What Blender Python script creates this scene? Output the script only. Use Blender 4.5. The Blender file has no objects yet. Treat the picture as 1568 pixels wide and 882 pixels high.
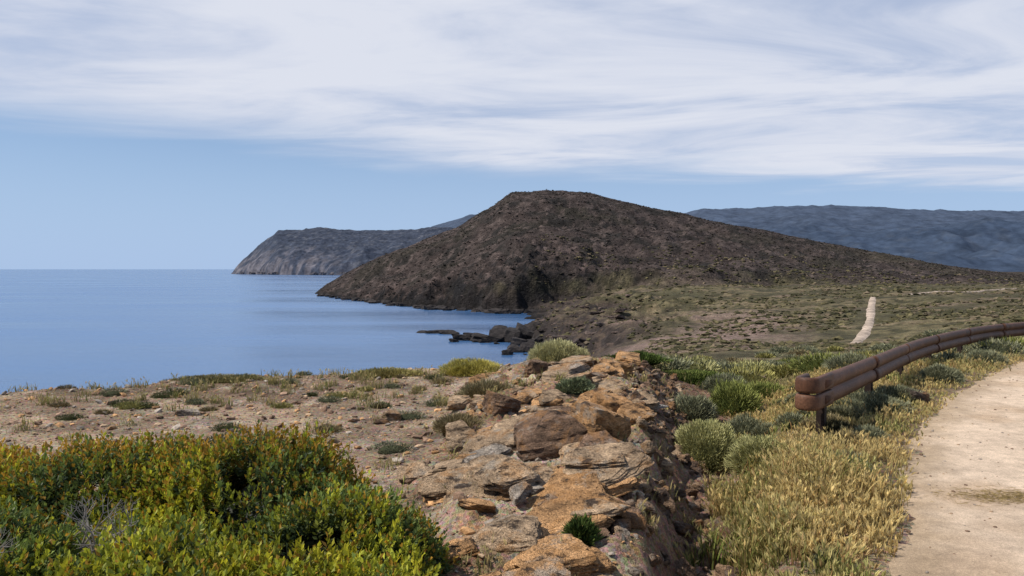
import bpy, math, numpy as np
rng=np.random.default_rng(7)
scene=bpy.context.scene
# ------------------------------------------------------------------ helpers
def hsh(i,j,k,s):
    h=(i.astype(np.int64)*374761393+j.astype(np.int64)*668265263+k.astype(np.int64)*2147483629+s*974634777)&0xffffffff
    h=((h^(h>>13))*1274126177)&0xffffffff
    h=((h^(h>>15))*2246822519)&0xffffffff
    h=h^(h>>16)
    return h/4294967295.0
def vn(x,y,z=0.0,s=0):
    x=np.asarray(x,float);y=np.asarray(y,float);z=np.zeros_like(x)+z
    i=np.floor(x);j=np.floor(y);k=np.floor(z)
    fx=x-i;fy=y-j;fz=z-k
    fx=fx*fx*fx*(fx*(fx*6-15)+10);fy=fy*fy*fy*(fy*(fy*6-15)+10);fz=fz*fz*(3-2*fz)
    r=0
    ks=(0,1) if np.any(fz>0) else (0,)
    for c in ks:
        wz=fz if c else 1-fz
        a=hsh(i,j,k+c,s);b=hsh(i+1,j,k+c,s);d=hsh(i,j+1,k+c,s);e=hsh(i+1,j+1,k+c,s)
        r=r+wz*((a*(1-fx)+b*fx)*(1-fy)+(d*(1-fx)+e*fx)*fy)
    return r*2-1
def fbm(x,y,o=4,s=0,z=0.0,g=0.5):
    r=0;a=1.0;t=0
    for n in range(o):
        c,sn=math.cos(n*.9),math.sin(n*.9)
        f=2.03**n
        r=r+a*vn((x*c-y*sn)*f+n*17.3,(x*sn+y*c)*f+n*5.1,z*f,s+n);t+=a;a*=g
    return r/t
def ridged(x,y,o=4,s=0):
    r=0;a=1.0;t=0
    for n in range(o):
        c,sn=math.cos(n*1.1),math.sin(n*1.1);f=2.07**n
        r=r+a*(1-2*np.abs(vn((x*c-y*sn)*f,(x*sn+y*c)*f,0,s+n)));t+=a;a*=.5
    return r/t
def ss(a,b,x):
    t=np.clip((x-a)/(b-a),0,1);return t*t*(3-2*t)
def ip(x,xs,ys): return np.interp(x,xs,ys)
def lerp(a,b,t): return a+(b-a)*t
def mk(name,V,F,mat,col=None,smooth=False,parent=None):
    me=bpy.data.meshes.new(name)
    V=np.ascontiguousarray(V,dtype=np.float32);F=np.ascontiguousarray(F,dtype=np.int32)
    n=len(V);m,k=F.shape
    me.vertices.add(n);me.vertices.foreach_set('co',V.ravel())
    me.loops.add(m*k);me.loops.foreach_set('vertex_index',F.ravel())
    me.polygons.add(m);me.polygons.foreach_set('loop_start',np.arange(0,m*k,k,dtype=np.int32))
    me.polygons.foreach_set('use_smooth',np.full(m,smooth))
    me.update(calc_edges=True)
    if col is not None:
        a=me.color_attributes.new('Col','FLOAT_COLOR','POINT')
        c=np.ones((n,4),np.float32);c[:,:3]=col;a.data.foreach_set('color',c.ravel())
    ob=bpy.data.objects.new(name,me);scene.collection.objects.link(ob)
    if mat: me.materials.append(mat)
    if parent: ob.parent=parent
    return ob
# node helper
class NT:
    def __init__(s,nt): s.nt=nt;nt.nodes.clear()
    def n(s,t,ins=None,**kw):
        d=s.nt.nodes.new(t)
        for k,v in kw.items(): setattr(d,k,v)
        for k,v in (ins or {}).items():
            if isinstance(v,bpy.types.NodeSocket): s.nt.links.new(v,d.inputs[k])
            else: d.inputs[k].default_value=v
        return d
    def math(s,op,a,b=0.0,c=0.0,clamp=False):
        d=s.n('ShaderNodeMath',operation=op,use_clamp=clamp)
        for i,v in enumerate((a,b,c)):
            if isinstance(v,bpy.types.NodeSocket): s.nt.links.new(v,d.inputs[i])
            else: d.inputs[i].default_value=v
        return d.outputs[0]
    def ramp(s,f,pts):
        d=s.n('ShaderNodeValToRGB',{'Fac':f});e=d.color_ramp.elements
        while len(e)<len(pts): e.new(.5)
        for i,(p,c) in enumerate(pts):
            e[i].position=p;e[i].color=(*c,1) if len(c)==3 else c
        return d.outputs[0]
    def mix(s,f,a,b,bt='MIX'):
        d=s.n('ShaderNodeMix',data_type='RGBA',blend_type=bt)
        for i,v in ((0,f),(6,a),(7,b)):
            if isinstance(v,bpy.types.NodeSocket): s.nt.links.new(v,d.inputs[i])
            else: d.inputs[i].default_value=v if i==0 else (*v,1)
        return d.outputs[2]
    def noise(s,co,sc,det=4,rough=.6,dist=0):
        return s.n('ShaderNodeTexNoise',{'Vector':co,'Scale':sc,'Detail':det,'Roughness':rough,'Distortion':dist}).outputs[0]
def newmat(name):
    m=bpy.data.materials.new(name);m.use_nodes=True;return m,NT(m.node_tree)
def g3(v): return (v,v,v)
def surf_mat(name,scales=((8,.5),(60,.5)),bump=((20,.02),),rough=.9,base=None,spec=.2,lo=.55,hi=1.45):
    m,t=newmat(name)
    co=t.n('ShaderNodeTexCoord').outputs['Object']
    c=t.n('ShaderNodeAttribute',attribute_name='Col').outputs['Color'] if base is None else t.n('ShaderNodeRGB').outputs[0]
    if base is not None: c.default_value=(*base,1)
    for sc,am in scales:
        f=t.noise(co,sc,3,.65)
        r=t.ramp(f,[(.3,g3(1-am*(1-lo)*2)),(.5,g3(1)),(.7,g3(1+am*(hi-1)*2))])
        c=t.mix(1.0,c,r,'MULTIPLY')
    nrm=None
    for sc,d in bump:
        f=t.noise(co,sc,3,.7)
        b=t.n('ShaderNodeBump',{'Height':f,'Distance':d,'Strength':1.0})
        if nrm is not None: t.nt.links.new(nrm,b.inputs['Normal'])
        nrm=b.outputs[0]
    p=t.n('ShaderNodeBsdfPrincipled',{'Base Color':c,'Roughness':rough,'Specular IOR Level':spec})
    if nrm is not None: t.nt.links.new(nrm,p.inputs['Normal'])
    t.n('ShaderNodeOutputMaterial',{'Surface':p.outputs[0]})
    return m
def leaf_mat(name,trans=.3,rough=.55,spec=.3):
    m,t=newmat(name)
    c=t.n('ShaderNodeAttribute',attribute_name='Col').outputs['Color']
    if spec<=0: p=t.n('ShaderNodeBsdfDiffuse',{'Color':c})
    else: p=t.n('ShaderNodeBsdfPrincipled',{'Base Color':c,'Roughness':rough,'Specular IOR Level':spec})
    if trans<=0:
        t.n('ShaderNodeOutputMaterial',{'Surface':p.outputs[0]});return m
    tr=t.n('ShaderNodeBsdfTranslucent',{'Color':c})
    mx=t.n('ShaderNodeMixShader',{0:trans,1:p.outputs[0],2:tr.outputs[0]})
    t.n('ShaderNodeOutputMaterial',{'Surface':mx.outputs[0]})
    return m
# ------------------------------------------------------------------ terrain heights
TC=np.array([-1.6,-0.65,-0.318,-0.111,0,0.055,0.1375,0.22,0.345,0.469,0.65,1.0,1.7])
TD=np.array([10,14,20,30,50,80,120,180,225,300,380,520,1000,7000.])
TZ=np.array([
[16.5,17.5,18,18.2,18.3,18.3,18.3,18.2,18.2,18.3,18.35,18.35,18.35],
[14.5,14.5,15.0,16.0,17.0,17.6,18.1,18.0,18.0,18.05,18.25,18.3,18.3],
[11,11,11.5,12.5,14.0,15.2,16.6,17.1,17.4,17.6,18.15,18.3,18.3],
[4,4,4,6,9,11,14,16.1,16.4,16.5,17.6,18,18],
[-3,-3,-3,0,3,6,10.5,13.8,13.7,13.9,15.8,17,17.5],
[-5,-5,-5,-4,-1,2,8,11,11.2,11.6,14.4,16,17],
[-5,-5,-5,-5,-3,0,6.5,8.2,9.2,9.9,13.0,15,16],
[-6,-6,-6,-5,-3,-1,5.5,7.5,9.8,11.2,13.2,15,15],
[-6,-6,-6,-6,-3.0,7.0,7.3,9,10.6,12.3,13.2,14,14],
[-6,-6,-6,-6,-5,1.5,8.5,13.2,12.2,12.5,13,13,13],
[-6,-6,-6,-6,-5,2.5,8.5,12,12,12,12,12,12],
[-6,-6,-6,-6,-5,3,8,11,11,11,11,11,11],
[-6,-6,-6,-6,-6,-4,6,8,9,9,9,9,9],
[-6,-6,-6,-6,-6,-4,4,5,6,6,6,6,6]])
NU,NVV=360,420
ug=np.linspace(-1.6,1.7,NU);lg=np.linspace(math.log(10),math.log(7000),NVV)
tmp=np.array([np.interp(ug,TC,r) for r in TZ])
tab=np.array([np.interp(lg,np.log(TD),tmp[:,i]) for i in range(NU)]).T
def blur(a,k,ax):
    a=np.moveaxis(a,ax,0);p=np.concatenate([np.repeat(a[:1],k,0),a,np.repeat(a[-1:],k,0)])
    c=np.cumsum(np.concatenate([np.zeros_like(p[:1]),p]),0)
    return np.moveaxis((c[2*k+1:]-c[:-2*k-1])/(2*k+1),0,ax)
for _ in range(2): tab=blur(blur(tab,4,0),1,1)
def base_h(t,D):
    u=np.clip((t+1.6)/3.3*(NU-1),0,NU-1.001);v=np.clip((np.log(np.maximum(D,10))-lg[0])/(lg[-1]-lg[0])*(NVV-1),0,NVV-1.001)
    i=u.astype(int);j=v.astype(int);fu=u-i;fv=v-j
    return (tab[j,i]*(1-fu)+tab[j,i+1]*fu)*(1-fv)+(tab[j+1,i]*(1-fu)+tab[j+1,i+1]*fu)*fv
# road left edge, outcrop crest
EX=np.array([-3.2,-1.5,0.3,1.2,2.0,2.8,3.5,4.5,6.3,9.1,12.5,17,25,40,60]);EY=np.array([-9,-5,0,2.3,4.1,5.56,6.9,8.5,10.9,14,17,20,24,29,33.])
def road_edge(y): return np.interp(y,EY,EX)
def crest(y): return np.interp(y,[0,3,5,8,12,14],[.5,.58,.82,1.42,2.0,2.4])
def outl(y): return np.interp(y,[0,3,5,8,12,14],[-.5,-.35,-.5,-.6,-.1,.3])
def outcrop_mask(x,y):
    return ss(-.35,.25,x-outl(y)+.25*vn(x*2,y*2,0,5))*(1-ss(-.12,.3,x-crest(y)+.15*vn(x*3,y*3,0,6)))*ss(2.0,3.2,y)*(1-ss(12.6,14,y))
PA=np.array([46.,105.]);PB=np.array([99.,216.])
def path_dist(x,y):
    d=PB-PA;L=np.hypot(*d);d=d/L
    s=np.clip((x-PA[0])*d[0]+(y-PA[1])*d[1],0,L)
    return np.hypot(x-PA[0]-d[0]*s,y-PA[1]-d[1]*s)
RT=np.array([-.30,-.255,-.235,-.185,-.119,-.0696,-.0365,-.003,.046,.096,.146,.22,.345,.469,.552,.65,1.0,1.7])
RZ=np.array([-6,-3,7,24,44,57,73,93,95,92.5,85,73.5,54.5,35,23,13,9,9.])
RD=np.array([640,655,665,680,700,720,730,750,750,760,770,780,800,820,830,840,860,860.])
FT=np.array([-.30,-.255,-.185,-.119,-.0365,0,.03,.06,.1,.2,.7,1.7]);FD=np.array([560,600,483,405,368,366,372,384,380,370,420,450.])
def H(x,y,detail=True):
    x=np.asarray(x,float);y=np.asarray(y,float)
    Y=np.maximum(y,0.8);t=x/Y
    b=base_h(t,Y)
    # far plain / coast noise
    far=ss(14,90,Y)
    b=b+far*(1.15*fbm(x/24,y/18,4,11)+.38*fbm(x/5,y/5,3,12))*(.3+.7*ss(1.5,9,path_dist(x,y)))
    cr=ss(120,170,Y)*(1-ss(9,12,b))*(1-ss(.16,.3,t)*.8)
    b=b+cr*(3.0*ridged(x/17,y/17,4,21)+1.1*ridged(x/5,y/5,3,22))
    # hill
    wob=t+.006*fbm(x/40,y/40,3,31)
    zr=ip(wob,RT,RZ);dr=ip(t,RT,RD);df=ip(t,FT,FD)+14*fbm(x/30,y/30+9,3,33)
    s=(Y-df)/np.maximum(dr-df,30);sc=np.clip(s,0,1)
    cst=.06*(1-ss(.02,.12,t))
    shp=(.09+cst)*ss(0,.05,sc)+(.91-cst)*(sc**1.12)
    shp=shp+.05*np.sin(sc*np.pi)*np.sin(sc*9)
    hz=b+(zr-b)*shp
    back=np.maximum(Y-dr,0)
    hz=np.where(s>1,np.maximum(zr-.22*back,b),hz)
    hn=ss(0,.12,s)*(1-ss(0,400,back))
    amp=np.clip((hz-0)/30,.15,1)
    hz=hz+hn*amp*(8.0*ridged(x/70+.3*vn(x/30,y/30,0,3),y/110,4,41)*np.clip((1-sc)*3,.16,1)+1.4*ridged(x/18,y/26,3,42)*np.clip((1-sc)*4,.4,1)+.4*ridged(x/6,y/7,2,43))
    cl=ss(0,.03,s)*(1-ss(.1,.3,s))*ss(-.3,-.24,t)*(1-ss(.05,.15,t))
    hz=hz+cl*(4.2*ridged(x/18,y/18,4,51)+1.4*ridged(x/6,y/6,2,52))
    z=np.where(Y>330,hz,b)
    # near plateau
    n=np.full_like(x,18.35)
    re=road_edge(y);cx=crest(y)
    u=(x-cx)/np.maximum(re-cx,.3)
    n=n-.38*ss(-.04,.2,u)*(1-ss(.28,.6,u))
    om=outcrop_mask(x,y)
    n=n+om*(.13+.10*ridged(x*1.3,y*1.3,4,61)+.05*np.round(3*fbm(x*1.1+3,y*1.8,3,62)))
    left=1-ss(-.8,.1,x-outl(y))
    n=n+left*(.035*fbm(x*.5,y*.5,3,63)-.02)
    bank=ss(-.05,.1,u)*(1-ss(.3,.45,u))*(1-ss(12,14,y))
    offroad=1-ss(-.35,.0,x-re)
    n=n+offroad*(.018*fbm(x*3,y*3,4,64)+.009*ridged(x*9,y*9,3,65)+bank*(.09*ridged(x*4,y*4,4,66)+.035*ridged(x*11,y*11,2,68)))
    De=ip(t,[-1.6,-.65,-.318,-.11,0,.12,.2,.6],[8,10.3,12.1,12.9,12.9,13,13,14])+.4*vn(x*.9,y*.9,0,67)
    w=ss(0,5,Y-De)
    wl=np.where(t<.12,ss(0,3.0,Y-De),w)
    return lerp(n,z,wl)
# ------------------------------------------------------------------ terrain mesh
Ys=np.concatenate([np.arange(-3,2.4,.09),np.arange(2.4,15,.034)])
g=[15.]
while g[-1]<6500: g.append(g[-1]*1.0078)
Ys=np.concatenate([Ys,g])
T=np.concatenate([np.linspace(-1.7,-.66,60,endpoint=False),np.linspace(-.66,.70,520,endpoint=False),np.linspace(.70,1.7,70)])
YY,TT=np.meshgrid(Ys,T,indexing='ij')
XX=TT*(YY+4)
ZZ=H(XX,YY)
# normals/slope
gx=np.gradient(ZZ,axis=1)/np.gradient(XX,axis=1)
gy=np.gradient(ZZ,axis=0)/np.gradient(YY,axis=0)
slope=np.hypot(gx,gy)
tt=XX/np.maximum(YY,.8)
def C(*c): return np.array(c)[None,None,:]
def mixc(a,b,m): return a+(b-a)*m[...,None]
col=np.zeros(XX.shape+(3,))+C(.34,.25,.168)
n1=fbm(XX*.7,YY*.7,4,71);n2=fbm(XX*4,YY*4,3,72)
col=mixc(col,C(.23,.16,.108),ss(-.1,.45,n1))
col=mixc(col,C(.42,.34,.26),ss(.1,.5,n2)*.55)
om=outcrop_mask(XX,YY)
col=mixc(col,C(.34,.215,.12),om*.8)
col=mixc(col,C(.38,.32,.25),om*ss(0,.4,n2)*.7)
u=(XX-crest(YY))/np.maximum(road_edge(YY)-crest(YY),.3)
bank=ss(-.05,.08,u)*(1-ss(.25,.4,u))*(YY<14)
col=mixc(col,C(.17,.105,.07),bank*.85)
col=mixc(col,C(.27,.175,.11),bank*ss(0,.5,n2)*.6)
verge=ss(.25,.38,u)*(1-ss(.93,1.05,u))*(1-ss(15,20,YY))
col=mixc(col,C(.24,.175,.105),verge)
# mid slopes
olive=C(.135,.113,.060)
m1=fbm(XX/9,YY/9,4,73);m2=fbm(XX/40,YY/25,4,74);m3=fbm(XX/2.5,YY/2.5,3,75)
midc=mixc(mixc(np.zeros_like(col)+olive,C(.19,.148,.088),ss(-.1,.4,m1)),C(.060,.054,.029),ss(-.05,.3,m3))
midc=mixc(midc,C(.070,.064,.033),ss(-.05,.25,m2)*.75)
midc=mixc(midc,C(.17,.125,.09),ss(.1,.4,fbm(XX/30,YY/12,4,76))*.7)
midc=mixc(midc,C(.055,.050,.028),ss(.12,.3,fbm(XX/16,YY/9,3,77))*.7)
bareband=ss(85,110,YY)*(1-ss(170,215,YY))*(1-ss(.3,.42,tt))
midc=mixc(midc,np.zeros_like(col)+C(.20,.142,.115),bareband*ss(-.35,.15,m1+m2*.6))
col=mixc(col,midc,ss(13,22,YY)*np.maximum(ss(.0,.3,tt),ss(40,80,YY)))
darkr=C(.036,.029,.026)
coast=ss(100,170,YY)*(1-ss(5.5,10,ZZ+m1*3))*(1-ss(.13,.25,tt))
col=mixc(col,np.zeros_like(col)+C(.085,.060,.048),coast*.85)
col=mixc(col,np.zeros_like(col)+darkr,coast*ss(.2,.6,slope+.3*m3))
# hill
df=ip(tt,FT,FD);hs=(YY-df)/np.maximum(ip(tt,RT,RD)-df,30)
hm=ss(-.05,.05,hs+.05*m1)*(YY>300)
hn=fbm(XX/14,YY/20,4,81);hn2=fbm(XX/4,YY/8,3,82);hn3=fbm(XX/50,YY/70,4,83)
hc=np.zeros_like(col)+C(.046,.035,.031)  # dark albedo: scrub cover plus a cloud shadow put into the colour
hc=mixc(hc,C(.024,.021,.0185),ss(-.1,.3,hn))
hc=mixc(hc,C(.032,.028,.021),ss(.0,.3,hn3)*.7)
hc=mixc(hc,C(.084,.064,.056),ss(.12,.45,hn2-.3*hn3))
low=(1-ss(.02,.34,hs+.08*hn))*(1-ss(.08,.2,tt))
hc=mixc(hc,C(.098,.070,.062),low*ss(-.1,.35,hn2+hn3)*.85)
shore=(1-ss(.03,.10,hs+.03*hn))*(1-ss(.04,.1,tt))
hc=mixc(hc,C(.032,.026,.023),shore*.8)
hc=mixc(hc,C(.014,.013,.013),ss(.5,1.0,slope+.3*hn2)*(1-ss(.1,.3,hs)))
hc=mixc(hc,C(.056,.047,.031),ss(.25,.55,tt)*.5*ss(-.3,.3,hn3))
col=mixc(col,hc,hm)
wet=(YY>60)*(1-ss(1.0,2.4,ZZ+.6*m3))
col=mixc(col,np.zeros_like(col)+C(.016,.014,.013),wet)
nr,nc=XX.shape
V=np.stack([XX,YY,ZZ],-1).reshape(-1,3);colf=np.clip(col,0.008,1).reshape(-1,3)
idx=np.arange(nr*nc).reshape(nr,nc)
F=np.stack([idx[:-1,:-1],idx[:-1,1:],idx[1:,1:],idx[1:,:-1]],-1)
ishill=(hs[:-1,:-1]>0.0)&(YY[:-1,:-1]>330)
zmax=np.maximum.reduce([ZZ[:-1,:-1],ZZ[1:,1:]])
keep=zmax>-4.5
def sub(name,mask,mat):
    f=F[mask];used,inv=np.unique(f,return_inverse=True)
    return mk(name,V[used],inv.reshape(f.shape),mat,colf[used],True)
hill_mat=surf_mat('scrubby_hillside',((.09,.3),(.35,.55),(1.2,.5)),((.25,1.6),(1.0,.5)),spec=.05)
m,t_=newmat('terrain')
co=t_.n('ShaderNodeTexCoord').outputs['Object']
c=t_.n('ShaderNodeAttribute',attribute_name='Col').outputs['Color']
for sc,am in ((.5,.4),(2.2,.4),(28,.4),(150,.5)):
    f=t_.noise(co,sc,3,.65);c=t_.mix(1.0,c,t_.ramp(f,[(.3,g3(1-am)),(.5,g3(1)),(.7,g3(1+am))]),'MULTIPLY')
vor=t_.n('ShaderNodeTexVoronoi',{'Vector':co,'Scale':38.0})
c=t_.mix(.35,c,t_.mix(1.0,c,vor.outputs['Color'],'MULTIPLY'))
f1=t_.noise(co,.8,3,.7);b1=t_.n('ShaderNodeBump',{'Height':f1,'Distance':.3})
f2=t_.noise(co,14,4,.7);b2=t_.n('ShaderNodeBump',{'Height':f2,'Distance':.035,'Normal':b1.outputs[0]})
f3=t_.noise(co,90,3,.7);b3=t_.n('ShaderNodeBump',{'Height':f3,'Distance':.012,'Normal':b2.outputs[0]})
p=t_.n('ShaderNodeBsdfPrincipled',{'Base Color':c,'Roughness':.95,'Specular IOR Level':.1,'Normal':b3.outputs[0]})
t_.n('ShaderNodeOutputMaterial',{'Surface':p.outputs[0]})
terrain_mat=m
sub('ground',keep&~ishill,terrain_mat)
sub('rocky_hill',keep&ishill,hill_mat)
# ------------------------------------------------------------------ far cape
def fan(name,t0,t1,nt,d0,d1,nd,zf,cf,mat):
    D=np.linspace(d0,d1,nd);t=np.linspace(t0,t1,nt)
    DD,T2=np.meshgrid(D,t,indexing='ij');X=T2*DD
    Z=zf(T2,DD,X);c=cf(T2,DD,X,Z)
    i=np.arange(nd*nt).reshape(nd,nt);f=np.stack([i[:-1,:-1],i[:-1,1:],i[1:,1:],i[1:,:-1]],-1).reshape(-1,4)
    return mk(name,np.stack([X,DD,Z],-1).reshape(-1,3),f,mat,np.clip(c,.01,1).reshape(-1,3),True)
def cape_z(t,D,X):
    tw=t+.002*fbm(X/90,D/90,3,91)
    zr=ip(tw,[-.375,-.3585,-.347,-.318,-.297,-.2436,-.2,-.152,-.103,-.053,0,.1],[-30,-15,39,132,179,193,184,184,195,190,150,40])
    sh=ip(t,[-.375,-.358,-.297,-.22,-.1,.1],[3120,3050,2720,2520,2400,2400])+60*fbm(X/120,D/120,3,92)
    s=(D-sh)/(3300-sh);sc=np.clip(s,0,1)
    z=-12+(zr+12)*(.12*ss(0,.06,sc)+.88*sc**.75)
    z=np.where(D>3300,zr-.25*(D-3300),z)
    return z+ss(0,.1,s)*(22*ridged(X/150,D/260,4,93)*np.clip(1.2-sc,.12,1)+4*ridged(X/40,D/40,3,94)-3)
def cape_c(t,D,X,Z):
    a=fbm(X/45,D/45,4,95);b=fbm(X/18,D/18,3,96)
    c=np.zeros(X.shape+(3,))+C(.044,.053,.075)  # bluish base colour: aerial haze painted into the rock
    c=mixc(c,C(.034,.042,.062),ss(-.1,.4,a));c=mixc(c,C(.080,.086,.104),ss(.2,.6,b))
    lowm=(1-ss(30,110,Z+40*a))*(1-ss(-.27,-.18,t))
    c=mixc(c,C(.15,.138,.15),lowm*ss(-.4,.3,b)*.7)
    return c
cape_mat=surf_mat('haze_tinted_rock_slope',((.03,.4),(.1,.4)),((.05,3.5),),lo=.6,hi=1.4,spec=.03)
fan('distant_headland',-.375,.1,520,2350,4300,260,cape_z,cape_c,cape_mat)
def mt_z(t,D,X):
    zr=ip(t,[-.16,-.13,-.103,-.053,0,.1,.2,.22,.245,.287,.361,.403,.46,.51,.65,1.0,1.7],[0,240,354,462,480,470,462,472,505,517,540,545,522,507,490,460,400])
    sc=np.clip((D-3300)/(6500-3300),0,1)
    z=-10+(zr+10)*(.25*sc+.75*sc**1.6)
    z=z+150*np.exp(-((D-4700)/420)**2)*ss(.2,.8,t)*(1+.5*fbm(X/500,D/900,3,100))
    z=np.where(D>6500,zr-.3*(D-6500),z)
    return z+(100*ridged(X/620,D/1500,5,101)*np.clip(1.12-sc,.08,1)*ss(0,.15,sc)+14*ridged(X/150,D/150,4,102))*np.clip(sc*6,0,1)
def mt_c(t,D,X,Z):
    a=fbm(X/200,D/200,4,103);c=np.zeros(X.shape+(3,))+C(.042,.060,.094)  # blue base colour stands in for aerial haze
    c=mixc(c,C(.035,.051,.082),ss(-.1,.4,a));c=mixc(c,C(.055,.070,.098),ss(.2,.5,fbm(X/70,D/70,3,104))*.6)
    hz=ss(4500,6500,D)  # haze painted by distance: farther slopes paler and bluer
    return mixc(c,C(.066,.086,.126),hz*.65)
mt_mat=surf_mat('haze_tinted_mountain_slope',((.006,.3),(.02,.25)),((.01,3.),),lo=.6,hi=1.4,spec=0.03)
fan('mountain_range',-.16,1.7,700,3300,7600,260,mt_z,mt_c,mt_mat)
# ------------------------------------------------------------------ sea
m,t_=newmat('sea_water')
co=t_.n('ShaderNodeTexCoord').outputs['Object']
mp=t_.n('ShaderNodeMapping',{'Vector':co,'Scale':(.35,1,1)}).outputs[0]
big=t_.noise(t_.n('ShaderNodeMapping',{'Vector':co,'Scale':(.004,.016,1)}).outputs[0],1.0,4,.55)
f1=t_.noise(mp,.9,4,.65);b1=t_.n('ShaderNodeBump',{'Height':f1,'Distance':.22,'Strength':.5})
f2=t_.noise(mp,.06,3,.6);b2=t_.n('ShaderNodeBump',{'Height':f2,'Distance':.8,'Strength':.35,'Normal':b1.outputs[0]})
c=t_.ramp(big,[(.35,(.034,.098,.225)),(.65,(.065,.15,.31))])
r=t_.n('ShaderNodeMapRange',{'Value':big,1:.35,2:.65,3:.13,4:.30}).outputs[0]
p=t_.n('ShaderNodeBsdfPrincipled',{'Base Color':c,'Roughness':r,'IOR':1.33,'Normal':b2.outputs[0]})
t_.n('ShaderNodeOutputMaterial',{'Surface':p.outputs[0]})
rr=np.concatenate([[1],np.geomspace(20,60000,60)]);aa=np.linspace(0,2*np.pi,97)[:-1]
R,A=np.meshgrid(rr,aa,indexing='ij');Vs=np.stack([R*np.cos(A),R*np.sin(A),0*R],-1).reshape(-1,3)
i=np.arange(R.size).reshape(R.shape);j=np.roll(i,-1,1)
mk('sea',Vs,np.stack([i[:-1],i[1:],j[1:],j[:-1]],-1).reshape(-1,4),m,None,True)
# ------------------------------------------------------------------ road
def catmull(P,step):
    P=np.array(P,float);out=[]
    for k in range(len(P)-1):
        p0=P[max(k-1,0)];p1=P[k];p2=P[k+1];p3=P[min(k+2,len(P)-1)]
        n=max(2,int(np.linalg.norm(p2-p1)/step))
        for s in np.arange(n)/n:
            out.append(.5*((2*p1)+(-p0+p2)*s+(2*p0-5*p1+4*p2-p3)*s*s+(-p0+3*p1-3*p2+p3)*s**3))
    out.append(P[-1]);return np.array(out)
E=catmull(np.stack([EX,EY],1)[1:14],.06)
d=np.gradient(E,axis=0);d/=np.linalg.norm(d,axis=1)[:,None];nrm=np.stack([d[:,1],-d[:,0]],1)
W=np.concatenate([np.linspace(-.25,.6,18),np.linspace(.7,4.6,50),[4.8,5.0]])
RX=E[:,0][:,None]+nrm[:,0][:,None]*W;RY=E[:,1][:,None]+nrm[:,1][:,None]*W
g0=H(RX,RY)
edge=np.minimum(W,4.8-W)[None,:]+.13*fbm(RX*1.6,RY*1.6,4,111)+.07*fbm(RX*8,RY*8,3,114)
rz=g0+.018*ss(-.04,.16,edge)-.03*(1-ss(-.12,0,edge))+.004*fbm(RX*6,RY*6,3,112)
i=np.arange(RX.size).reshape(RX.shape)
rc=np.zeros(RX.shape+(3,))+C(.58,.45,.33)
rc=mixc(rc,C(.44,.32,.215),ss(-.1,.45,fbm(RX*.9,RY*.9,4,113))*.9)
rc=mixc(rc,C(.34,.25,.16),(1-ss(.0,.45,edge+.12*fbm(RX*5,RY*5,3,115)))*.8)
m,t_=newmat('dusty_concrete_road')
co=t_.n('ShaderNodeTexCoord').outputs['Object'];c=t_.n('ShaderNodeAttribute',attribute_name='Col').outputs['Color']
for sc,am in ((1.3,.14),(9,.18),(70,.22),(260,.3)):
    f=t_.noise(co,sc,4,.65);c=t_.mix(1.0,c,t_.ramp(f,[(.3,g3(1-am)),(.5,g3(1)),(.7,g3(1+am))]),'MULTIPLY')
f=t_.noise(co,24,3,.8);c=t_.mix(t_.ramp(f,[(.64,g3(0)),(.69,g3(.6))]),c,(.22,.16,.11))
b=t_.n('ShaderNodeBump',{'Height':t_.noise(co,120,4,.7),'Distance':.008})
p=t_.n('ShaderNodeBsdfPrincipled',{'Base Color':c,'Roughness':.95,'Specular IOR Level':.1,'Normal':b.outputs[0]})
t_.n('ShaderNodeOutputMaterial',{'Surface':p.outputs[0]})
mk('road',np.stack([RX,RY,rz],-1).reshape(-1,3),np.stack([i[:-1,:-1],i[:-1,1:],i[1:,1:],i[1:,:-1]],-1).reshape(-1,4),m,rc.reshape(-1,3),True)
# distant footpath
def strip(name,pts,w,mat,off=.22):
    E=catmull(pts,1.5);d=np.gradient(E,axis=0);d/=np.linalg.norm(d,axis=1)[:,None];n=np.stack([d[:,1],-d[:,0]],1)
    ww=w*(1+.25*fbm(E[:,0]*.15,E[:,1]*.15,2,120))
    W=np.linspace(-.5,.5,5);X=E[:,0][:,None]+n[:,0][:,None]*W*ww[:,None];Y=E[:,1][:,None]+n[:,1][:,None]*W*ww[:,None]
    zc=H(E[:,0],E[:,1]);zc=np.convolve(np.pad(zc,4,'edge'),np.ones(9)/9,'valid')
    Z=np.maximum(H(X,Y),zc[:,None])+off
    Z[:,0]-=off*1.6;Z[:,-1]-=off*1.6
    i=np.arange(X.size).reshape(X.shape)
    mk(name,np.stack([X,Y,Z],-1).reshape(-1,3),np.stack([i[:-1,:-1],i[:-1,1:],i[1:,1:],i[1:,:-1]],-1).reshape(-1,4),mat,None,True)
pm=surf_mat('pale_path',((.25,.4),(.8,.4),(3,.4)),((4,.02),),base=(.36,.285,.22))
pn=np.array([.9,-.43])
strip('footpath',[tuple(PA-np.array([1.8,3.2])),tuple(PA),tuple((PA*2+PB)/3+pn*.8),tuple((PA+2*PB)/3+pn*.3),tuple(PB)],1.9,pm)
strip('footpath',[(112,222),(128,232),(150,250),(172,268)],1.1,pm,.3)
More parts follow.
